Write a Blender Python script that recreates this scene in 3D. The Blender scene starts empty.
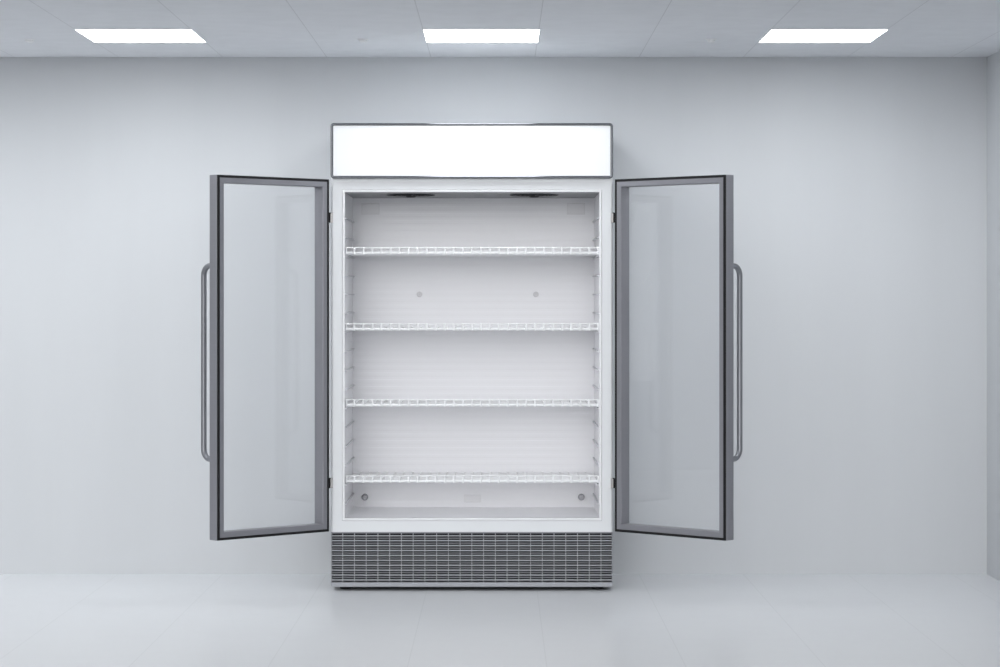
import bpy, bmesh, math
from mathutils import Vector

S = bpy.context.scene
COL = S.collection
PI = math.pi

# ------------------------------------------------------------------ camera, world, exposure
KD = 2480.0 / 2400.0          # depths below were first measured for f = 2400
F = 2400.0 * KD               # focal length in pixels of a 1000 px wide frame
DIST = 10.772 * KD                # camera to back wall (metres)
EYE = 1.232                   # camera height
cam_d = bpy.data.cameras.new('camera')
cam_d.sensor_width = 36.0
cam_d.lens = 36.0 * F / 1000.0
cam_d.shift_y = -0.034
cam_d.clip_end = 100
cam = bpy.data.objects.new('camera', cam_d)
cam.location = (0, -DIST, EYE)
cam.rotation_euler = (PI / 2, 0, 0)
COL.objects.link(cam)
S.camera = cam

w = bpy.data.worlds.new('world')
S.world = w
w.use_nodes = True
# overcast sky, with a low frontal glow added to light the cabinet interior
SKY, GLOW, TIGHT = 0.78, 6.5, 40.0
wt = w.node_tree
tcw = wt.nodes.new('ShaderNodeTexCoord')
dp = wt.nodes.new('ShaderNodeVectorMath'); dp.operation = 'DOT_PRODUCT'
dp.inputs[1].default_value = Vector((-0.10, -1.0, 0.15)).normalized()
wt.links.new(tcw.outputs['Generated'], dp.inputs[0])
def wmath(op, a, b):
    n = wt.nodes.new('ShaderNodeMath'); n.operation = op
    for i, v in enumerate((a, b)):
        if isinstance(v, (int, float)):
            n.inputs[i].default_value = v
        else:
            wt.links.new(v, n.inputs[i])
    return n.outputs[0]
lobe = wmath('POWER', math.e, wmath('MULTIPLY', wmath('SUBTRACT', dp.outputs['Value'], 1.0), TIGHT))
wt.links.new(wmath('ADD', wmath('MULTIPLY', lobe, GLOW), SKY), wt.nodes['Background'].inputs[1])
wt.nodes['Background'].inputs[0].default_value = (0.98, 0.99, 1.0, 1)

S.view_settings.view_transform = 'Standard'
S.view_settings.look = 'None'
S.view_settings.gamma = 1.0
S.view_settings.use_curve_mapping = False
S.view_settings.exposure = 0.0
S.cycles.use_denoising = True
S.cycles.max_bounces = 12
S.cycles.diffuse_bounces = 4
S.cycles.transparent_max_bounces = 24
S.cycles.sample_clamp_indirect = 6.0

PANEL_POWER = 11.8             # emission of every ceiling panel
SIGN_POWER = 0.09             # back-lit header sign
CEIL = 2.320                  # ceiling height
TILE = 0.4672                 # floor board / ceiling tile width
SEAM0 = -1.712                # x of one seam
XR, XL, YF = 2.186, -6.85, -2.20   # side walls; front left open to let sky light in
YFLOOR, YOUT = -3.1, -26.0                  # unseen forecourt added before it, dark to cut upward bounce light


def P(px, py, zc):
    """a photo position at camera depth zc -> world point"""
    return Vector(((px - 500) * zc / F, zc - DIST, EYE + (299.5 - py) * zc / F))


# ------------------------------------------------------------------ materials
def mat(name, col, rough=0.5, metal=0.0, spec=0.5, emit=None, power=0.0):
    m = bpy.data.materials.new(name)
    m.use_nodes = True
    b = m.node_tree.nodes['Principled BSDF']
    b.inputs['Base Color'].default_value = (*col, 1)
    b.inputs['Roughness'].default_value = rough
    b.inputs['Metallic'].default_value = metal
    b.inputs['Specular IOR Level'].default_value = spec
    if emit:
        b.inputs['Emission Color'].default_value = (*emit, 1)
        b.inputs['Emission Strength'].default_value = power
    return m


def N(m, kind, **props):
    n = m.node_tree.nodes.new(kind)
    for k, v in props.items():
        setattr(n, k, v)
    return n


def LK(m, a, b):
    m.node_tree.links.new(a, b)


def math_n(m, op, a, b=None, c=None):
    n = N(m, 'ShaderNodeMath', operation=op)
    for i, v in enumerate((a, b, c)):
        if v is None:
            continue
        if isinstance(v, (int, float)):
            n.inputs[i].default_value = v
        else:
            LK(m, v, n.inputs[i])
    return n.outputs[0]


def seamed(name, col, seamcol, rough, width, mottling, spec=0.5, rvar=0.0):
    """a surface with fine seams running in depth, and a little mottling"""
    m = mat(name, col, rough, spec=spec)
    b = m.node_tree.nodes['Principled BSDF']
    geo = N(m, 'ShaderNodeNewGeometry')
    sep = N(m, 'ShaderNodeSeparateXYZ')
    LK(m, geo.outputs['Position'], sep.inputs[0])
    t = math_n(m, 'DIVIDE', math_n(m, 'SUBTRACT', sep.outputs[0], SEAM0), TILE)
    f = math_n(m, 'FRACT', math_n(m, 'ADD', t, 100.5))
    d = math_n(m, 'ABSOLUTE', math_n(m, 'SUBTRACT', f, 0.5))
    mask = math_n(m, 'LESS_THAN', d, width / TILE / 2)
    noi = N(m, 'ShaderNodeTexNoise')
    noi.inputs['Scale'].default_value = 9.0
    noi.inputs['Detail'].default_value = 5.0
    LK(m, geo.outputs['Position'], noi.inputs['Vector'])
    mix1 = N(m, 'ShaderNodeMix', data_type='RGBA')
    mix1.inputs['A'].default_value = (*[c * (1 - mottling) for c in col], 1)
    mix1.inputs['B'].default_value = (*[c * (1 + mottling) for c in col], 1)
    LK(m, noi.outputs['Fac'], mix1.inputs['Factor'])
    mix2 = N(m, 'ShaderNodeMix', data_type='RGBA')
    LK(m, mask, mix2.inputs['Factor'])
    LK(m, mix1.outputs['Result'], mix2.inputs['A'])
    mix2.inputs['B'].default_value = (*seamcol, 1)
    LK(m, mix2.outputs['Result'], b.inputs['Base Color'])
    return m


def plaster(name, col):
    m = mat(name, col, 0.7, spec=0.3)
    b = m.node_tree.nodes['Principled BSDF']
    geo = N(m, 'ShaderNodeNewGeometry')
    mp = N(m, 'ShaderNodeMapping')
    mp.inputs['Scale'].default_value = (3.5, 3.5, 0.35)
    LK(m, geo.outputs['Position'], mp.inputs['Vector'])
    noi = N(m, 'ShaderNodeTexNoise')
    noi.inputs['Scale'].default_value = 1.4
    noi.inputs['Detail'].default_value = 6.0
    LK(m, mp.outputs[0], noi.inputs['Vector'])
    mix = N(m, 'ShaderNodeMix', data_type='RGBA')
    mix.inputs['A'].default_value = (*[c * 0.965 for c in col], 1)
    mix.inputs['B'].default_value = (*[min(1, c * 1.035) for c in col], 1)
    LK(m, noi.outputs['Fac'], mix.inputs['Factor'])
    LK(m, mix.outputs['Result'], b.inputs['Base Color'])
    return m


def brushed(name, col, rough, metal, axis_scale=(4, 4, 260), amount=0.08):
    m = mat(name, col, rough, metal)
    b = m.node_tree.nodes['Principled BSDF']
    tc = N(m, 'ShaderNodeTexCoord')
    mp = N(m, 'ShaderNodeMapping')
    mp.inputs['Scale'].default_value = axis_scale
    LK(m, tc.outputs['Object'], mp.inputs['Vector'])
    noi = N(m, 'ShaderNodeTexNoise')
    noi.inputs['Scale'].default_value = 3.0
    noi.inputs['Detail'].default_value = 3.0
    LK(m, mp.outputs[0], noi.inputs['Vector'])
    mix = N(m, 'ShaderNodeMix', data_type='RGBA')
    mix.inputs['A'].default_value = (*[c * (1 - amount) for c in col], 1)
    mix.inputs['B'].default_value = (*[c * (1 + amount) for c in col], 1)
    LK(m, noi.outputs['Fac'], mix.inputs['Factor'])
    LK(m, mix.outputs['Result'], b.inputs['Base Color'])
    return m


def glass_mat():
    m = bpy.data.materials.new('clear_glass')
    m.use_nodes = True
    nt = m.node_tree
    nt.nodes.clear()
    out = N(m, 'ShaderNodeOutputMaterial')
    tr = N(m, 'ShaderNodeBsdfTransparent')
    tr.inputs[0].default_value = (0.994, 0.995, 0.996, 1)
    gl = N(m, 'ShaderNodeBsdfGlossy')
    gl.inputs['Roughness'].default_value = 0.0
    gl.inputs['Color'].default_value = (0.98, 0.98, 0.98, 1)
    fr = N(m, 'ShaderNodeFresnel')
    geo = N(m, 'ShaderNodeNewGeometry')
    # the reflectance of both faces of a pane, reckoned from outside it
    ior = math_n(m, 'ADD', math_n(m, 'MULTIPLY', geo.outputs['Backfacing'], 1 / 1.5 - 1.5), 1.5)
    LK(m, ior, fr.inputs['IOR'])
    mx = N(m, 'ShaderNodeMixShader')
    LK(m, math_n(m, 'MULTIPLY', fr.outputs[0], 0.5), mx.inputs[0])
    LK(m, tr.outputs[0], mx.inputs[1])
    LK(m, gl.outputs[0], mx.inputs[2])
    LK(m, mx.outputs[0], out.inputs[0])
    return m


M = {}
M['wall'] = plaster('wall_paint', (0.615, 0.63, 0.65))
M['ceiling'] = seamed('ceiling_tile', (0.79, 0.808, 0.84), (0.65, 0.665, 0.69), 0.9, 0.0035, 0.05, spec=0.2)
M['floor'] = seamed('floor_board', (0.755, 0.768, 0.79), (0.70, 0.712, 0.733), 0.25, 0.0035, 0.015)
M['added_paving'] = mat('added_dark_paving', (0.16, 0.165, 0.17), 0.8)  # added ground, kept dark so ceiling and wall top stay dim
M['cabinet'] = mat('white_enamel', (0.785, 0.80, 0.82), 0.35)
M['trim'] = mat('white_trim_plastic', (0.86, 0.865, 0.88), 0.3)
M['liner'] = mat('white_liner_plastic', (0.94, 0.937, 0.962), 0.28)
M['wire'] = mat('white_coated_wire', (0.95, 0.955, 0.965), 0.35)
M['steel'] = brushed('grey_door_metal', (0.245, 0.245, 0.268), 0.38, 0.35)
M['hsteel'] = brushed('polished_frame_metal', (0.15, 0.155, 0.17), 0.16, 0.9, (260, 4, 4))
M['handle'] = brushed('brushed_handle_metal', (0.25, 0.255, 0.275), 0.32, 0.7)
M['gmetal'] = mat('grille_metal', (0.37, 0.38, 0.41), 0.45, 0.08)
M['gdark'] = mat('grille_louvre_metal', (0.235, 0.24, 0.26), 0.45, 0.2)
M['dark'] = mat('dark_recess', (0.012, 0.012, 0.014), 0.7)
M['black'] = mat('black_rubber', (0.006, 0.006, 0.007), 0.55, spec=0.3)
M['fan'] = mat('black_fan_plastic', (0.012, 0.013, 0.015), 0.4)
M['screw'] = mat('grey_screw_metal', (0.35, 0.35, 0.37), 0.35, 0.6)
M['ledge'] = mat('shaded_ledge_plastic', (0.66, 0.66, 0.69), 0.4)  # grey put in to imitate the shade lines along the ledges
M['cap'] = mat('pale_grey_plastic', (0.74, 0.73, 0.75), 0.35)
M['top'] = mat('grey_liner_top', (0.22, 0.225, 0.24), 0.35, 0.3)
M['plate'] = mat('pale_plate', (0.87, 0.865, 0.885), 0.3)
M['hinge'] = mat('pale_hinge_metal', (0.33, 0.32, 0.32), 0.35, 0.5)
M['sign'] = mat('white_sign_acrylic', (0.80, 0.81, 0.83), 0.3, emit=(0.97, 0.985, 1.0), power=SIGN_POWER)
M['diffuser'] = mat('lit_diffuser', (0.9, 0.9, 0.9), 0.5, emit=(0.95, 0.98, 1.0), power=PANEL_POWER)
M['whitemetal'] = mat('white_painted_metal', (0.90, 0.91, 0.92), 0.4)
M['glass'] = glass_mat()


# ------------------------------------------------------------------ mesh helpers (all in world coordinates)
def box(bm, x0, x1, y0, y1, z0, z1, bev=0.0, fn=None):
    vs = [bm.verts.new((x, y, z)) for x in (x0, x1) for y in (y0, y1) for z in (z0, z1)]
    q = [(0, 1, 3, 2), (4, 6, 7, 5), (0, 4, 5, 1), (2, 3, 7, 6), (0, 2, 6, 4), (1, 5, 7, 3)]
    fs = [bm.faces.new([vs[i] for i in f]) for f in q]
    if bev:
        es = list({e for f in fs for e in f.edges})
        r = bmesh.ops.bevel(bm, geom=es, offset=bev, segments=2, affect='EDGES', profile=0.5)
        vs = list({v for f in r['faces'] for v in f.verts} | {v for v in vs if v.is_valid})
    if fn:
        for v in vs:
            v.co = fn(v.co)
    return vs


def rr_loop(x0, x1, z0, z1, r, seg):
    pts = []
    for cx, cz, a0 in ((x1 - r, z1 - r, 0), (x0 + r, z1 - r, PI / 2), (x0 + r, z0 + r, PI), (x1 - r, z0 + r, 1.5 * PI)):
        for k in range(seg + 1):
            a = a0 + PI / 2 * k / seg
            pts.append((cx + r * math.cos(a), cz + r * math.sin(a)))
    return pts


def rr_ring(bm, x0, x1, z0, z1, r, stations, cyc=True, cap0=False, cap1=False, seg=4, fn=None):
    """nested rounded rectangles in x/z bridged in turn; a station is (inset, depth)"""
    loops = []
    for ins, y in stations:
        rr = max(r - ins, 0.0004)
        L = [bm.verts.new((x, y, z)) for x, z in rr_loop(x0 + ins, x1 - ins, z0 + ins, z1 - ins, rr, seg)]
        loops.append(L)
    n = len(loops[0])
    pairs = list(zip(loops, loops[1:])) + ([(loops[-1], loops[0])] if cyc else [])
    for A, B in pairs:
        for i in range(n):
            bm.faces.new((A[i], A[(i + 1) % n], B[(i + 1) % n], B[i]))
    if cap0:
        bm.faces.new(loops[0])
    if cap1:
        bm.faces.new(loops[-1])
    if fn:
        for L in loops:
            for v in L:
                v.co = fn(v.co)
    return loops


def tube(bm, pts, r, n=8, caps=True):
    pts = [Vector(p) for p in pts]
    rings = []
    prev = None
    for i, p in enumerate(pts):
        a = pts[max(0, i - 1)]
        b = pts[min(len(pts) - 1, i + 1)]
        t = (b - a).normalized()
        if prev is None:
            u = t.orthogonal().normalized()
        else:
            u = (prev - t * prev.dot(t)).normalized()
        prev = u
        v = t.cross(u)
        rings.append([bm.verts.new(p + r * (u * math.cos(2 * PI * k / n) + v * math.sin(2 * PI * k / n))) for k in range(n)])
    for A, B in zip(rings, rings[1:]):
        for k in range(n):
            bm.faces.new((A[k], A[(k + 1) % n], B[(k + 1) % n], B[k]))
    if caps:
        bm.faces.new(rings[0])
        bm.faces.new(rings[-1])


def lathe(bm, c, axis, prof, n=24):
    """profile (radius, distance along axis) turned about an axis through c"""
    c = Vector(c)
    ax = Vector(axis).normalized()
    u = ax.orthogonal().normalized()
    v = ax.cross(u)
    rings = []
    for r, h in prof:
        if r <= 1e-6:
            rings.append([bm.verts.new(c + ax * h)])
        else:
            rings.append([bm.verts.new(c + ax * h + r * (u * math.cos(2 * PI * k / n) + v * math.sin(2 * PI * k / n))) for k in range(n)])
    for A, B in zip(rings, rings[1:]):
        for k in range(n):
            k2 = (k + 1) % n
            if len(A) == 1 and len(B) == 1:
                continue
            if len(A) == 1:
                bm.faces.new((A[0], B[k2], B[k]))
            elif len(B) == 1:
                bm.faces.new((A[k], A[k2], B[0]))
            else:
                bm.faces.new((A[k], A[k2], B[k2], B[k]))
    for R in (rings[0], rings[-1]):
        if len(R) > 1:
            bm.faces.new(R)


WORLD = {}


def obj(name, bm, material, parent=None, origin=None, smooth=None):
    bmesh.ops.recalc_face_normals(bm, faces=bm.faces[:])
    if origin is None:
        xs = [v.co for v in bm.verts]
        lo = Vector([min(v[i] for v in xs) for i in range(3)])
        hi = Vector([max(v[i] for v in xs) for i in range(3)])
        origin = (lo + hi) / 2
    origin = Vector(origin)
    bmesh.ops.translate(bm, verts=bm.verts[:], vec=-origin)
    me = bpy.data.meshes.new(name)
    bm.to_mesh(me)
    bm.free()
    me.materials.append(M[material])
    o = bpy.data.objects.new(name, me)
    COL.objects.link(o)
    if smooth is not None:
        for p in me.polygons:
            p.use_smooth = True
        me.set_sharp_from_angle(angle=math.radians(smooth))
    WORLD[o.name] = origin
    if parent is not None:
        o.parent = parent
        o.location = origin - WORLD[parent.name]
    else:
        o.location = origin
    return o


def thing(name, label, cat, loc, group=None):
    o = bpy.data.objects.new(name, None)
    o.empty_display_size = 0.1
    o.location = loc
    COL.objects.link(o)
    WORLD[o.name] = Vector(loc)
    o['label'] = label
    o['category'] = cat
    if group:
        o['group'] = group
    return o


def struct(name, bm, material):
    o = obj(name, bm, material)
    o['kind'] = 'structure'
    return o


# ------------------------------------------------------------------ the room
T = 0.1
b = bmesh.new(); box(b, XL - T, XR + T, YFLOOR, T, -T, 0); struct('floor', b, 'floor')
b = bmesh.new(); box(b, XL - 8, XR + 8, YOUT, YFLOOR, -T, -0.001); struct('added_floor_outside', b, 'added_paving')
b = bmesh.new(); box(b, XL - T, XR + T, YF, T, CEIL, CEIL + T); struct('ceiling', b, 'ceiling')
b = bmesh.new(); box(b, XL - T, XR + T, 0, T, 0, CEIL); struct('wall_back', b, 'wall')
b = bmesh.new(); box(b, XR, XR + T, -6.0, 0, 0, CEIL); struct('wall_right', b, 'wall')
b = bmesh.new(); box(b, XL - T, XL, YF, 0, 0, CEIL); struct('wall_left', b, 'wall')

# ------------------------------------------------------------------ the refrigerator
ZC = 10.15 * KD                       # camera depth of its front
YB = ZC - DIST                   # front plane
YBACK = -0.012
X0, X1 = P(330.9, 0, ZC).x, P(612.8, 0, ZC).x
XC = (X0 + X1) / 2
ZTOP = P(0, 123.4, ZC).z
ZHEAD = P(0, 178.6, ZC).z        # underside of the header
ZGR = P(0, 532.0, ZC).z          # top of the grille
ZBOT = P(0, 587.0, ZC).z         # bottom of the kick strip
IX0, IX1 = P(344.9, 0, ZC).x, P(599.3, 0, ZC).x
IZ0, IZ1 = P(0, 518.0, ZC).z, P(0, 192.0, ZC).z
YIN = 10.685 * KD - DIST              # inner face of the liner's back

fridge = thing('display_refrigerator',
               'white upright double-door display refrigerator with both glass doors wide open, against back wall',
               'refrigerator', (XC, (YB + YBACK) / 2, 0))

# outer cabinet: a deep ring round the opening, closed at the back
b = bmesh.new()
TR = 0.0102                      # width of the trim round the opening
GAP = 0.0009
hole = (IX0 - X0) - TR - GAP
zlo, zhi = ZGR, ZHEAD + 0.002
# front ring with its own margins on each side
def plain_ring(bm, o, i, y0, y1, bev):
    (ax0, ax1, az0, az1), (bx0, bx1, bz0, bz1) = o, i
    def loop(x0, x1, z0, z1, y):
        return [bm.verts.new(c) for c in ((x0, y, z0), (x1, y, z0), (x1, y, z1), (x0, y, z1))]
    L = [loop(ax0, ax1, az0, az1, y1), loop(ax0, ax1, az0, az1, y0 + bev),
         loop(ax0 + bev * .3, ax1 - bev * .3, az0, az1, y0 + bev * .3),
         loop(ax0 + bev, ax1 - bev, az0, az1, y0),
         loop(bx0, bx1, bz0, bz1, y0), loop(bx0, bx1, bz0, bz1, y1)]
    for A, B in zip(L, L[1:] + L[:1]):
        for k in range(4):
            bm.faces.new((A[k], A[(k + 1) % 4], B[(k + 1) % 4], B[k]))
HX0, HX1, HZ0, HZ1 = IX0 - TR - GAP, IX1 + TR + GAP, IZ0 - TR - GAP, IZ1 + TR + GAP
plain_ring(b, (X0, X1, zlo, zhi), (HX0, HX1, HZ0, HZ1), YB, YBACK - 0.02, 0.008)
box(b, X0, X1, YBACK - 0.02, YBACK, zlo, zhi)
cabinet = obj('cabinet', b, 'cabinet', fridge)

# trim round the opening
b = bmesh.new()
rr_ring(b, IX0 - TR, IX1 + TR, IZ0 - TR, IZ1 + TR, 0.003,
        [(0, YB + 0.02), (0, YB - 0.0005), (0.0015, YB - 0.002), (TR - 0.0015, YB - 0.002), (TR, YB - 0.0005), (TR, YB + 0.02)], fn=None)
obj('opening_trim', b, 'trim', fridge)

# interior liner: five thin walls
b = bmesh.new()
e = 0.005
y0 = YB + 0.004
box(b, IX0 - e, IX0, y0, YIN, IZ0 - e, IZ1 + e)
box(b, IX1, IX1 + e, y0, YIN, IZ0 - e, IZ1 + e)
box(b, IX0, IX1, y0, YIN, IZ1, IZ1 + e)
box(b, IX0, IX1, y0, YIN, IZ0 - e, IZ0)
# back with shallow horizontal ribs pressed into it
nr = 46
prev = None
hgt = (IZ1 - IZ0 + 2 * e) / nr
rows = []
for k in range(nr):
    za = IZ0 - e + k * hgt
    for zz, dy in ((za, 0), (za + hgt * .42, 0), (za + hgt * .5, -0.0004), (za + hgt * .92, -0.0004)):
        rows.append((zz, YIN + dy))
rows.append((IZ1 + e, YIN))
front = [(b.verts.new((IX0 - e, y, z)), b.verts.new((IX1 + e, y, z))) for z, y in rows]
rear = [(b.verts.new((IX0 - e, YIN + e, z)), b.verts.new((IX1 + e, YIN + e, z))) for z in (rows[0][0], rows[-1][0])]
for A, B in zip(front, front[1:]):
    b.faces.new((A[0], A[1], B[1], B[0]))
b.faces.new((rear[0][0], rear[0][1], rear[1][1], rear[1][0]))
b.faces.new((front[0][0], front[0][1], rear[0][1], rear[0][0]))
b.faces.new((front[-1][0], front[-1][1], rear[1][1], rear[1][0]))
b.faces.new([f[0] for f in front] + [rear[1][0], rear[0][0]])
b.faces.new([f[1] for f in front] + [rear[1][1], rear[0][1]])
liner = obj('interior_liner', b, 'liner', fridge)

b = bmesh.new()
box(b, IX0, IX1, y0 + .002, YIN - .002, IZ1 - .003, IZ1 + .001)
tp_ = obj('liner_top_panel', b, 'top', liner)  # plain grey sheet just under the liner's ceiling
tp_['label'] = 'grey panel across the interior ceiling'

# ledges for the shelves on both side walls
STEP = 19.05 * ZC / F
ZL0 = P(0, 218.3, ZC + 0.02).z
for side in (0, 1):
    for k in range(16):
        z = ZL0 - k * STEP
        b = bmesh.new()
        if side == 0:
            xa, xb = IX0, IX0 + 0.0085
        else:
            xa, xb = IX1 - 0.0085, IX1
        box(b, xa, xb, YB + 0.006, YIN - 0.002, z - 0.0025, z + 0.0025, bev=0.0008)
        obj('shelf_ledge', b, 'ledge', liner)

# screws, plates on the back of the interior
ZI = 10.68 * KD
for px, py, r in ((419.5, 294.3, .0125), (536, 294.3, .0125)):
    c = P(px, py, ZI)
    b = bmesh.new()
    lathe(b, (c.x, YIN - 0.0005, c.z), (0, -1, 0), [(r, -0.002), (r, 0.002), (r * .85, 0.004), (r * .5, 0.004), (r * .45, 0.0015), (0.0, 0.0015)])
    s_ = obj('screw_cap', b, 'cap', liner, smooth=40)
for px, py, r in ((364.8, 497, .015), (581.3, 497, .015)):
    c = P(px, py, ZI)
    b = bmesh.new()
    lathe(b, (c.x, YIN - 0.0005, c.z), (0, -1, 0), [(r, -0.002), (r, 0.012), (r * .8, 0.02), (r * .62, 0.021), (r * .6, 0.017), (r * .3, 0.017), (r * .25, 0.022), (0, 0.023)])
    s_ = obj('screw_knob', b, 'screw', liner, smooth=40)
    s_['label'] = 'grey round screw knob'
for pxa, pxb, pya, pyb in ((361.2, 379.2, 203.3, 214.8), (566.9, 584.9, 203.3, 214.8)):
    a, c = P(pxa, pyb, ZI), P(pxb, pya, ZI)
    b = bmesh.new()
    rr_ring(b, a.x, c.x, a.z, c.z, 0.002, [(0, YIN), (0, YIN - 0.0022), (0.0012, YIN - 0.003), (0.003, YIN - 0.003), (0.0036, YIN - 0.0018)], cyc=False, cap1=True, cap0=True)
    obj('blank_plate', b, 'plate', liner)
a, c = P(464, 502.3, ZI), P(481, 494.6, ZI)
b = bmesh.new()
rr_ring(b, a.x, c.x, a.z, c.z, 0.002, [(0, YIN), (0, YIN - 0.005), (0.0015, YIN - 0.006), (0.004, YIN - 0.006), (0.005, YIN - 0.0025)], cyc=False, cap0=True, cap1=True)
obj('drain_cover', b, 'plate', liner)

# two fans under the liner's ceiling
for pc in (410.8, 534.0):
    xf = (pc - 500) * 10.33 * KD / F
    yf = 10.33 * KD - DIST
    b = bmesh.new()
    R_ = 0.103
    # guard: rim, inner rings and spokes
    for rr, tr in ((R_, 0.0022), (R_ * .8, 0.0013), (R_ * .6, 0.0013), (R_ * .42, 0.0013)):
        zr = IZ1 - 0.0055 - 0.003 * (1 - rr / R_)
        pts = [(xf + rr * math.cos(2 * PI * k / 40), yf + rr * math.sin(2 * PI * k / 40), zr) for k in range(41)]
        tube(b, pts, tr, 6)
    for k in range(8):
        a = 2 * PI * k / 8 + 0.2
        tube(b, [(xf + .018 * math.cos(a), yf + .018 * math.sin(a), IZ1 - 0.0085), (xf + R_ * math.cos(a), yf + R_ * math.sin(a), IZ1 - 0.005), (xf + R_ * math.cos(a), yf + R_ * math.sin(a), IZ1 + .001)], 0.0015, 6)
    fan = obj('ventilation_fan', b, 'fan', fridge)
    b = bmesh.new()
    lathe(b, (xf, yf, IZ1 - 0.0160), (0, 0, 1), [(0, 0), (.015, 0.0), (.0215, .0025), (.0235, .006), (.0235, .0150)], 24)
    obj('hub', b, 'fan', fan, smooth=40)
    for k in range(5):
        a0 = 2 * PI * k / 5
        b = bmesh.new()
        g = []
        for i in range(7):
            r = .019 + (R_ * .93 - .019) * i / 6
            wd = 0.55 - 0.12 * i / 6
            row = []
            for j in range(5):
                a = a0 + wd * (j / 4 - .5) * 2 * .8 + .25 * i / 6
                row.append(b.verts.new((xf + r * math.cos(a), yf + r * math.sin(a), IZ1 - .0048 - .003 * (j / 4) * (1 - .6 * i / 6))))
            g.append(row)
        up = [[b.verts.new(v.co + Vector((0, 0, .0012))) for v in row] for row in g]
        for i in range(6):
            for j in range(4):
                b.faces.new((g[i][j], g[i][j + 1], g[i + 1][j + 1], g[i + 1][j]))
                b.faces.new((up[i][j], up[i][j + 1], up[i + 1][j + 1], up[i + 1][j]))
        for i in range(6):
            for j in (0, 4):
                b.faces.new((g[i][j], g[i + 1][j], up[i + 1][j], up[i][j]))
        for j in range(4):
            for i in (0, 6):
                b.faces.new((g[i][j], g[i][j + 1], up[i][j + 1], up[i][j]))
        obj('blade', b, 'fan', fan)

# four wire shelves, each with a low front rail
YS0 = YB + 0.022                 # front of the shelves
YS1 = YIN - 0.006
SX0, SX1 = IX0 + 0.002, IX1 - 0.002
for k in range(4):
    zc_ = ZC + 0.022
    zt = P(0, 247.6 + 76.1 * k, zc_).z          # top of the rail
    zm = P(0, 252.5 + 76.1 * k, zc_).z          # shelf plane
    zb = P(0, 254.2 + 76.1 * k, zc_).z
    pegs = [SX0 + .0025] + [P(354.3 + 9.04 * i, 0, zc_).x for i in range(27)] + [SX1 - .0025]
    b = bmesh.new()
    # mat of cross wires on deep wires
    r = 0.0022
    ny = 30
    for i in range(ny):
        y = YS0 + 0.012 + (YS1 - YS0 - 0.018) * i / (ny - 1)
        tube(b, [(SX0, y, zb + .001), (SX1, y, zb + .001)], 0.0021, 6)
    tube(b, [(SX0, YS1, zb + .002), (SX1, YS1, zb + .002)], 0.003, 8)
    for x in (SX0 + .003, SX1 - .003):
        tube(b, [(x, YS0, zb + .002), (x, YS1, zb + .002)], 0.003, 8)
    for x in pegs[1:-1]:
        tube(b, [(x, YS0 + .003, zm), (x, YS1, zm)], 0.0026, 6)
    shelf = obj('wire_shelf', b, 'wire', fridge, smooth=40)
    b = bmesh.new()
    box(b, SX0, SX1, YS0 - .002, YS0 + .002, zm - .0045, zm + .0035, bev=.0012)
    tube(b, [(SX0, YS0, zt), (SX1, YS0, zt)], 0.0024, 8)
    for x in pegs:
        tube(b, [(x, YS0 - .0022, zb - .001), (x, YS0 - .0022, zt)], 0.0039, 8)
    obj('front_rail', b, 'wire', shelf, smooth=40)

# header: box, sign and frame
YH = YB - 0.026
HXA, HXB = X0, X1
b = bmesh.new()
rr_ring(b, HXA + .001, HXB - .001, ZHEAD + .0005, ZTOP - .001, .012, [(0, YBACK), (0, YH + .02)], cyc=False, cap0=True, cap1=True)
header = obj('header_box', b, 'cabinet', fridge)
b = bmesh.new()
FWD = 0.0108
rr_ring(b, HXA, HXB, ZHEAD, ZTOP, .013,
        [(0, YH + .045), (0, YH + .006), (.0006, YH + .0036), (.0018, YH + .0016), (.0034, YH + .0004), (.0052, YH),
         (.0072, YH + .0006), (.0092, YH + .002), (FWD, YH + .0042), (FWD, YH + .03)], seg=6)
hf = obj('sign_frame', b, 'hsteel', header, smooth=50)
hf['label'] = 'thin grey metal frame'
b = bmesh.new()
ins = FWD + .0002
rr_ring(b, HXA + ins, HXB - ins, ZHEAD + ins, ZTOP - ins, .004, [(0, YH + .018), (0, YH + .005)], cyc=False, cap0=True, cap1=True)
sp_ = obj('sign_panel', b, 'sign', header)
sp_['label'] = 'blank white backlit sign panel'

# ventilation grille and base
b = bmesh.new()
zg0, zg1 = P(0, 582.4, ZC).z, ZGR - .0055
side_w = 0.0032
YG = YB - 0.001
nb = 19
pitch = (zg1 - zg0) / 20
for i in range(0, nb, 2):
    z = zg1 - (i + 1) * pitch
    box(b, X0 + side_w, X1 - side_w, YG, YG + .006, z - .0023, z + .0023, bev=.0008)
nv = 24
for i in range(1, nv):
    x = X0 + (X1 - X0) * i / nv
    dy = 0.0034 if i % 2 else 0.0022
    box(b, x - .0016, x + .0016, YG + dy, YG + .01, zg0, zg1)
box(b, X0, X0 + side_w, YG, YG + .04, zg0 - .001, ZGR, bev=.001)
box(b, X1 - side_w, X1, YG, YG + .04, zg0 - .001, ZGR, bev=.001)
grille = obj('ventilation_grille', b, 'gmetal', fridge)
b = bmesh.new()
for i in range(1, nb, 2):
    z = zg1 - (i + 1) * pitch
    vs = box(b, X0 + side_w, X1 - side_w, YG + .010, YG + .024, z - .0015, z + .0015)
    for v in vs:                 # tilted slat
        v.co.z += (v.co.y - (YG + .017)) * 0.22
lv = obj('inner_louvres', b, 'gdark', grille)
lv['label'] = 'darker recessed louvre slats'
b = bmesh.new(); box(b, X0 + side_w, X1 - side_w, YG - .0005, YG + .03, zg1 - .0002, ZGR, bev=.0006)
obj('top_strip', b, 'gdark', grille)
b = bmesh.new()
rr_ring(b, X0, X1, ZBOT, ZBOT + .06, .011, [(0, YG + .06), (0, YG + .003), (.001, YG + .0008), (.003, YG)], cyc=False, cap0=True, cap1=True, seg=5)
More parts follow.
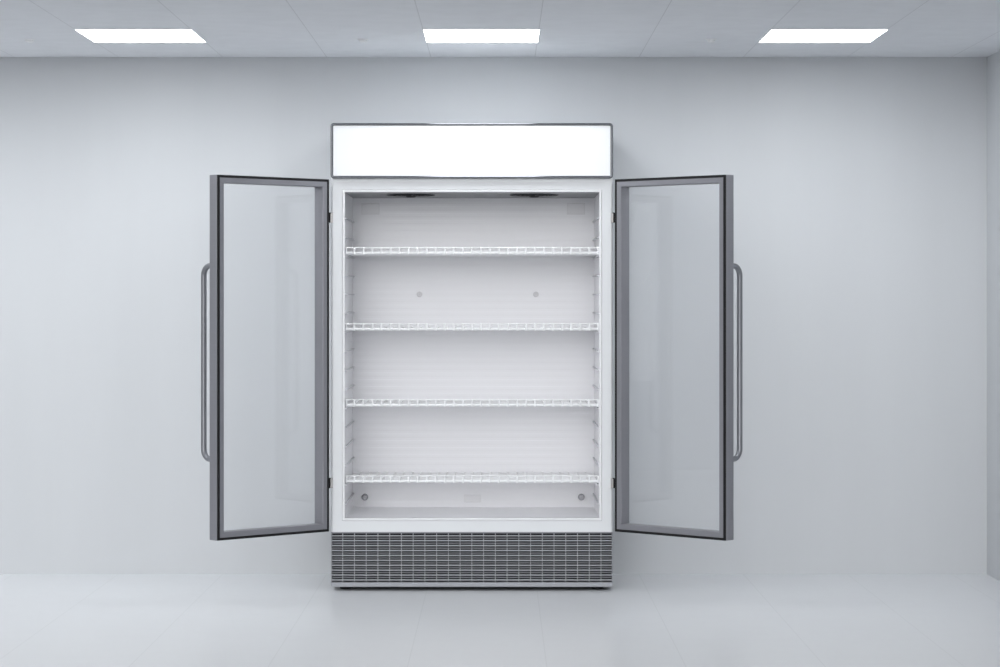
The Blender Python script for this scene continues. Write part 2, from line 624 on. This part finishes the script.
bmesh.ops.bisect_plane(b, geom=b.verts[:] + b.edges[:] + b.faces[:], plane_co=(0, 0, zg0), plane_no=(0, 0, 1), clear_outer=True)
bmesh.ops.holes_fill(b, edges=b.edges[:])
obj('kick_strip', b, 'gmetal', fridge)
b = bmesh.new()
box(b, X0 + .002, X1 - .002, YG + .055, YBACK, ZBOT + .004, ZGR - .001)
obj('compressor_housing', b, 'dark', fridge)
for fx in (X0 + .06, X1 - .06):
    for fy in (YB + .09, YBACK - .08):
        b = bmesh.new()
        lathe(b, (fx, fy, 0), (0, 0, 1), [(.026, 0), (.028, .003), (.026, .008), (.012, .011), (.012, ZBOT + .006)], 20)
        obj('levelling_foot', b, 'black', fridge, smooth=40)

# ------------------------------------------------------------------ doors
HC = XC + 0.0005
H_OFF, N_OFF = 0.6010, 1.0250
ZH, ZN = 10.12 * KD, 9.729 * KD
DT = 0.0575
DZ0, DZ1 = P(0, 531.6, ZH).z, P(0, 179.3, ZH).z
for sx in (-1, 1):
    hin = Vector((HC + sx * (H_OFF + (.0008 if sx > 0 else 0)), ZH - DIST, 0))
    near = Vector((HC + sx * (N_OFF + (.0062 if sx > 0 else 0)), ZN - DIST, 0))
    W = (near - hin).length
    d = (near - hin).normalized()
    n = Vector((sx * abs(d.y), abs(d.x), 0))

    def fn(co, hin=hin, d=d, n=n):
        return hin + d * co.x + n * co.y + Vector((0, 0, co.z))
    GT = 0.007                    # gasket thickness
    FW = 0.0335                   # rail width, gasket strip included
    b = bmesh.new()
    rr_ring(b, 0, W, DZ0, DZ1, .0016,
            [(0, GT + .002), (0, DT - .002), (.002, DT), (FW - .001, DT), (FW, DT - .001), (FW, GT * .2 + .003), (FW - .0025, GT * .2),
             (.0112, GT * .2), (.0112, GT), (.002, GT)], seg=2, fn=fn)
    door = obj('door', b, 'steel', fridge, origin=hin + Vector((0, 0, DZ0)))
    b = bmesh.new()
    rr_ring(b, 0, W, DZ0, DZ1, .002,
            [(.0004, GT), (.0004, .0015), (.0015, 0), (.0092, 0), (.0108, .0018), (.0108, GT)], seg=2, fn=fn)
    g_ = obj('gasket', b, 'black', door)
    g_['label'] = 'black rubber gasket'
    for v0 in (0.0385, 0.0465):
        b = bmesh.new()
        box(b, FW - .003, W - FW + .003, v0 - .002, v0 + .002, DZ0 + FW - .003, DZ1 - FW + .003, fn=fn)
        p_ = obj('glass_pane', b, 'glass', door)
        p_['label'] = 'clear glass pane'
    # tubular handle on the outer face near the free edge
    a_in, bo = 0.017, 0.060
    hu = W - a_in
    zt, zb_ = P(0, 263.0, 9.80 * KD).z - .0118, P(0, 461.8, 9.80 * KD).z + .0118
    rb = 0.040
    pts = [(hu, DT - .001, zt)]
    for k in range(9):
        a = PI / 2 * k / 8
        pts.append((hu, DT + bo - rb + rb * math.sin(a), zt - rb + rb * math.cos(a)))
    for k in range(9):
        a = PI / 2 * k / 8
        pts.append((hu, DT + bo - rb + rb * math.cos(a), zb_ + rb - rb * math.sin(a)))
    pts.append((hu, DT - .001, zb_))
    b = bmesh.new()
    tube(b, [fn(Vector(p)) for p in pts], .0118, 16)
    h_ = obj('handle', b, 'handle', door, smooth=40)
    h_['label'] = 'brushed metal tube handle'
    # two hinges between door and cabinet
    for pya, pyb in ((213.0, 222.8), (478.2, 488.0)):
        za, zb2 = P(0, pyb, ZC).z, P(0, pya, ZC).z
        b = bmesh.new()
        xi = X0 if sx < 0 else X1
        xa, xb = sorted((xi - sx * .009, xi + sx * .0035))
        box(b, xa, xb, YB - .004, YB + .0005, za, zb2, bev=.0008)
        hg = obj('hinge', b, 'hinge', door)
        hg['label'] = 'small pale metal hinge leaf'
        b = bmesh.new()
        px_ = xi + sx * .005
        lathe(b, (px_, YB - .007, za), (0, 0, 1), [(.0035, 0), (.0035, zb2 - za)], 12)
        xa, xb = sorted((xi - sx * .001, xi + sx * .007))
        box(b, xa, xb, YB - .009, YB - .003, zb2 - .002, zb2 + .002)
        # the black knuckle belongs to the hinge's door side
        hb = obj('hinge_pin', b, 'black', door, smooth=40)
        hb['label'] = 'black hinge pin'

# ------------------------------------------------------------------ ceiling panels
LY = (F * 1.088 / 270.5 + F * 1.088 / 257.5) / 2 - DIST
LD = 0.487 * KD
PW = 0.4715                   # panel width
NAMES = {0: 'square lit ceiling panel above the left open door, leftmost of three',
         3: 'square lit ceiling panel directly above the refrigerator, middle of three',
         6: 'square lit ceiling panel at right near the side wall, rightmost of three'}
diff_me = frame_me = None
def panel(x0, y, label, group):
    global diff_me, frame_me
    xc = x0 + TILE / 2 + .002
    t = thing('ceiling_light', label, 'ceiling light', (xc, y, CEIL), group)
    if diff_me is None:
        b = bmesh.new()
        rr_ring(b, -PW / 2, PW / 2, -LD / 2, LD / 2, .002, [(0, 0.0), (0, -.003), (.0015, -.003), (.0025, -.001), (.0025, 0.0)], fn=lambda c: Vector((c.x, c.z, c.y)))
        f = obj('frame', b, 'whitemetal', origin=(0, 0, 0)); frame_me = f.data
        b = bmesh.new()
        box(b, -PW / 2 + .0025, PW / 2 - .0025, -LD / 2 + .0025, LD / 2 - .0025, -.0018, -.0002)
        g = obj('diffuser', b, 'diffuser', origin=(0, 0, 0)); diff_me = g.data
    else:
        f = bpy.data.objects.new('frame', frame_me); COL.objects.link(f)
        g = bpy.data.objects.new('diffuser', diff_me); COL.objects.link(g)
    for o in (f, g):
        o.parent = t
        o.location = (0, 0, 0)
for k in (0, 3, 6):
    panel(SEAM0 + TILE * k, LY, NAMES[k], 'ceiling panels above the refrigerator')
for k, lab in ((-3, 'added square lit ceiling panel next left of the leftmost one, just outside the view'),
               (-6, 'added square lit ceiling panel second beyond the left edge of the view'),
               (-9, 'added square lit ceiling panel third beyond the left edge, beside the left wall')):
    panel(SEAM0 + TILE * k, LY, lab, 'added unseen ceiling panels')  # unseen panels added to brighten the left side

# ------------------------------------------------------------------ small round detectors
for px, lab in ((29.5, 'small white round ceiling detector left of the left ceiling panel'),
                (363.0, 'small white round ceiling detector between left and middle ceiling panels'),
                (711.0, 'small white round ceiling detector between middle and right ceiling panels')):
    zc = F * (CEIL - EYE) / 260.3
    t = thing('ceiling_detector', lab, 'smoke detector', ((px - 500) * zc / F, zc - DIST, CEIL), 'round ceiling detectors')
    c = WORLD[t.name]
    b = bmesh.new()
    lathe(b, c, (0, 0, -1), [(.0235, 0), (.0235, .002), (.021, .0035), (.017, .0035)], 28)
    obj('base', b, 'whitemetal', t, smooth=40)
    b = bmesh.new()
    lathe(b, c, (0, 0, -1), [(.016, .0035), (.0155, .009), (.011, .0125), (0, .0135)], 28)
    obj('cap', b, 'whitemetal', t, smooth=40)
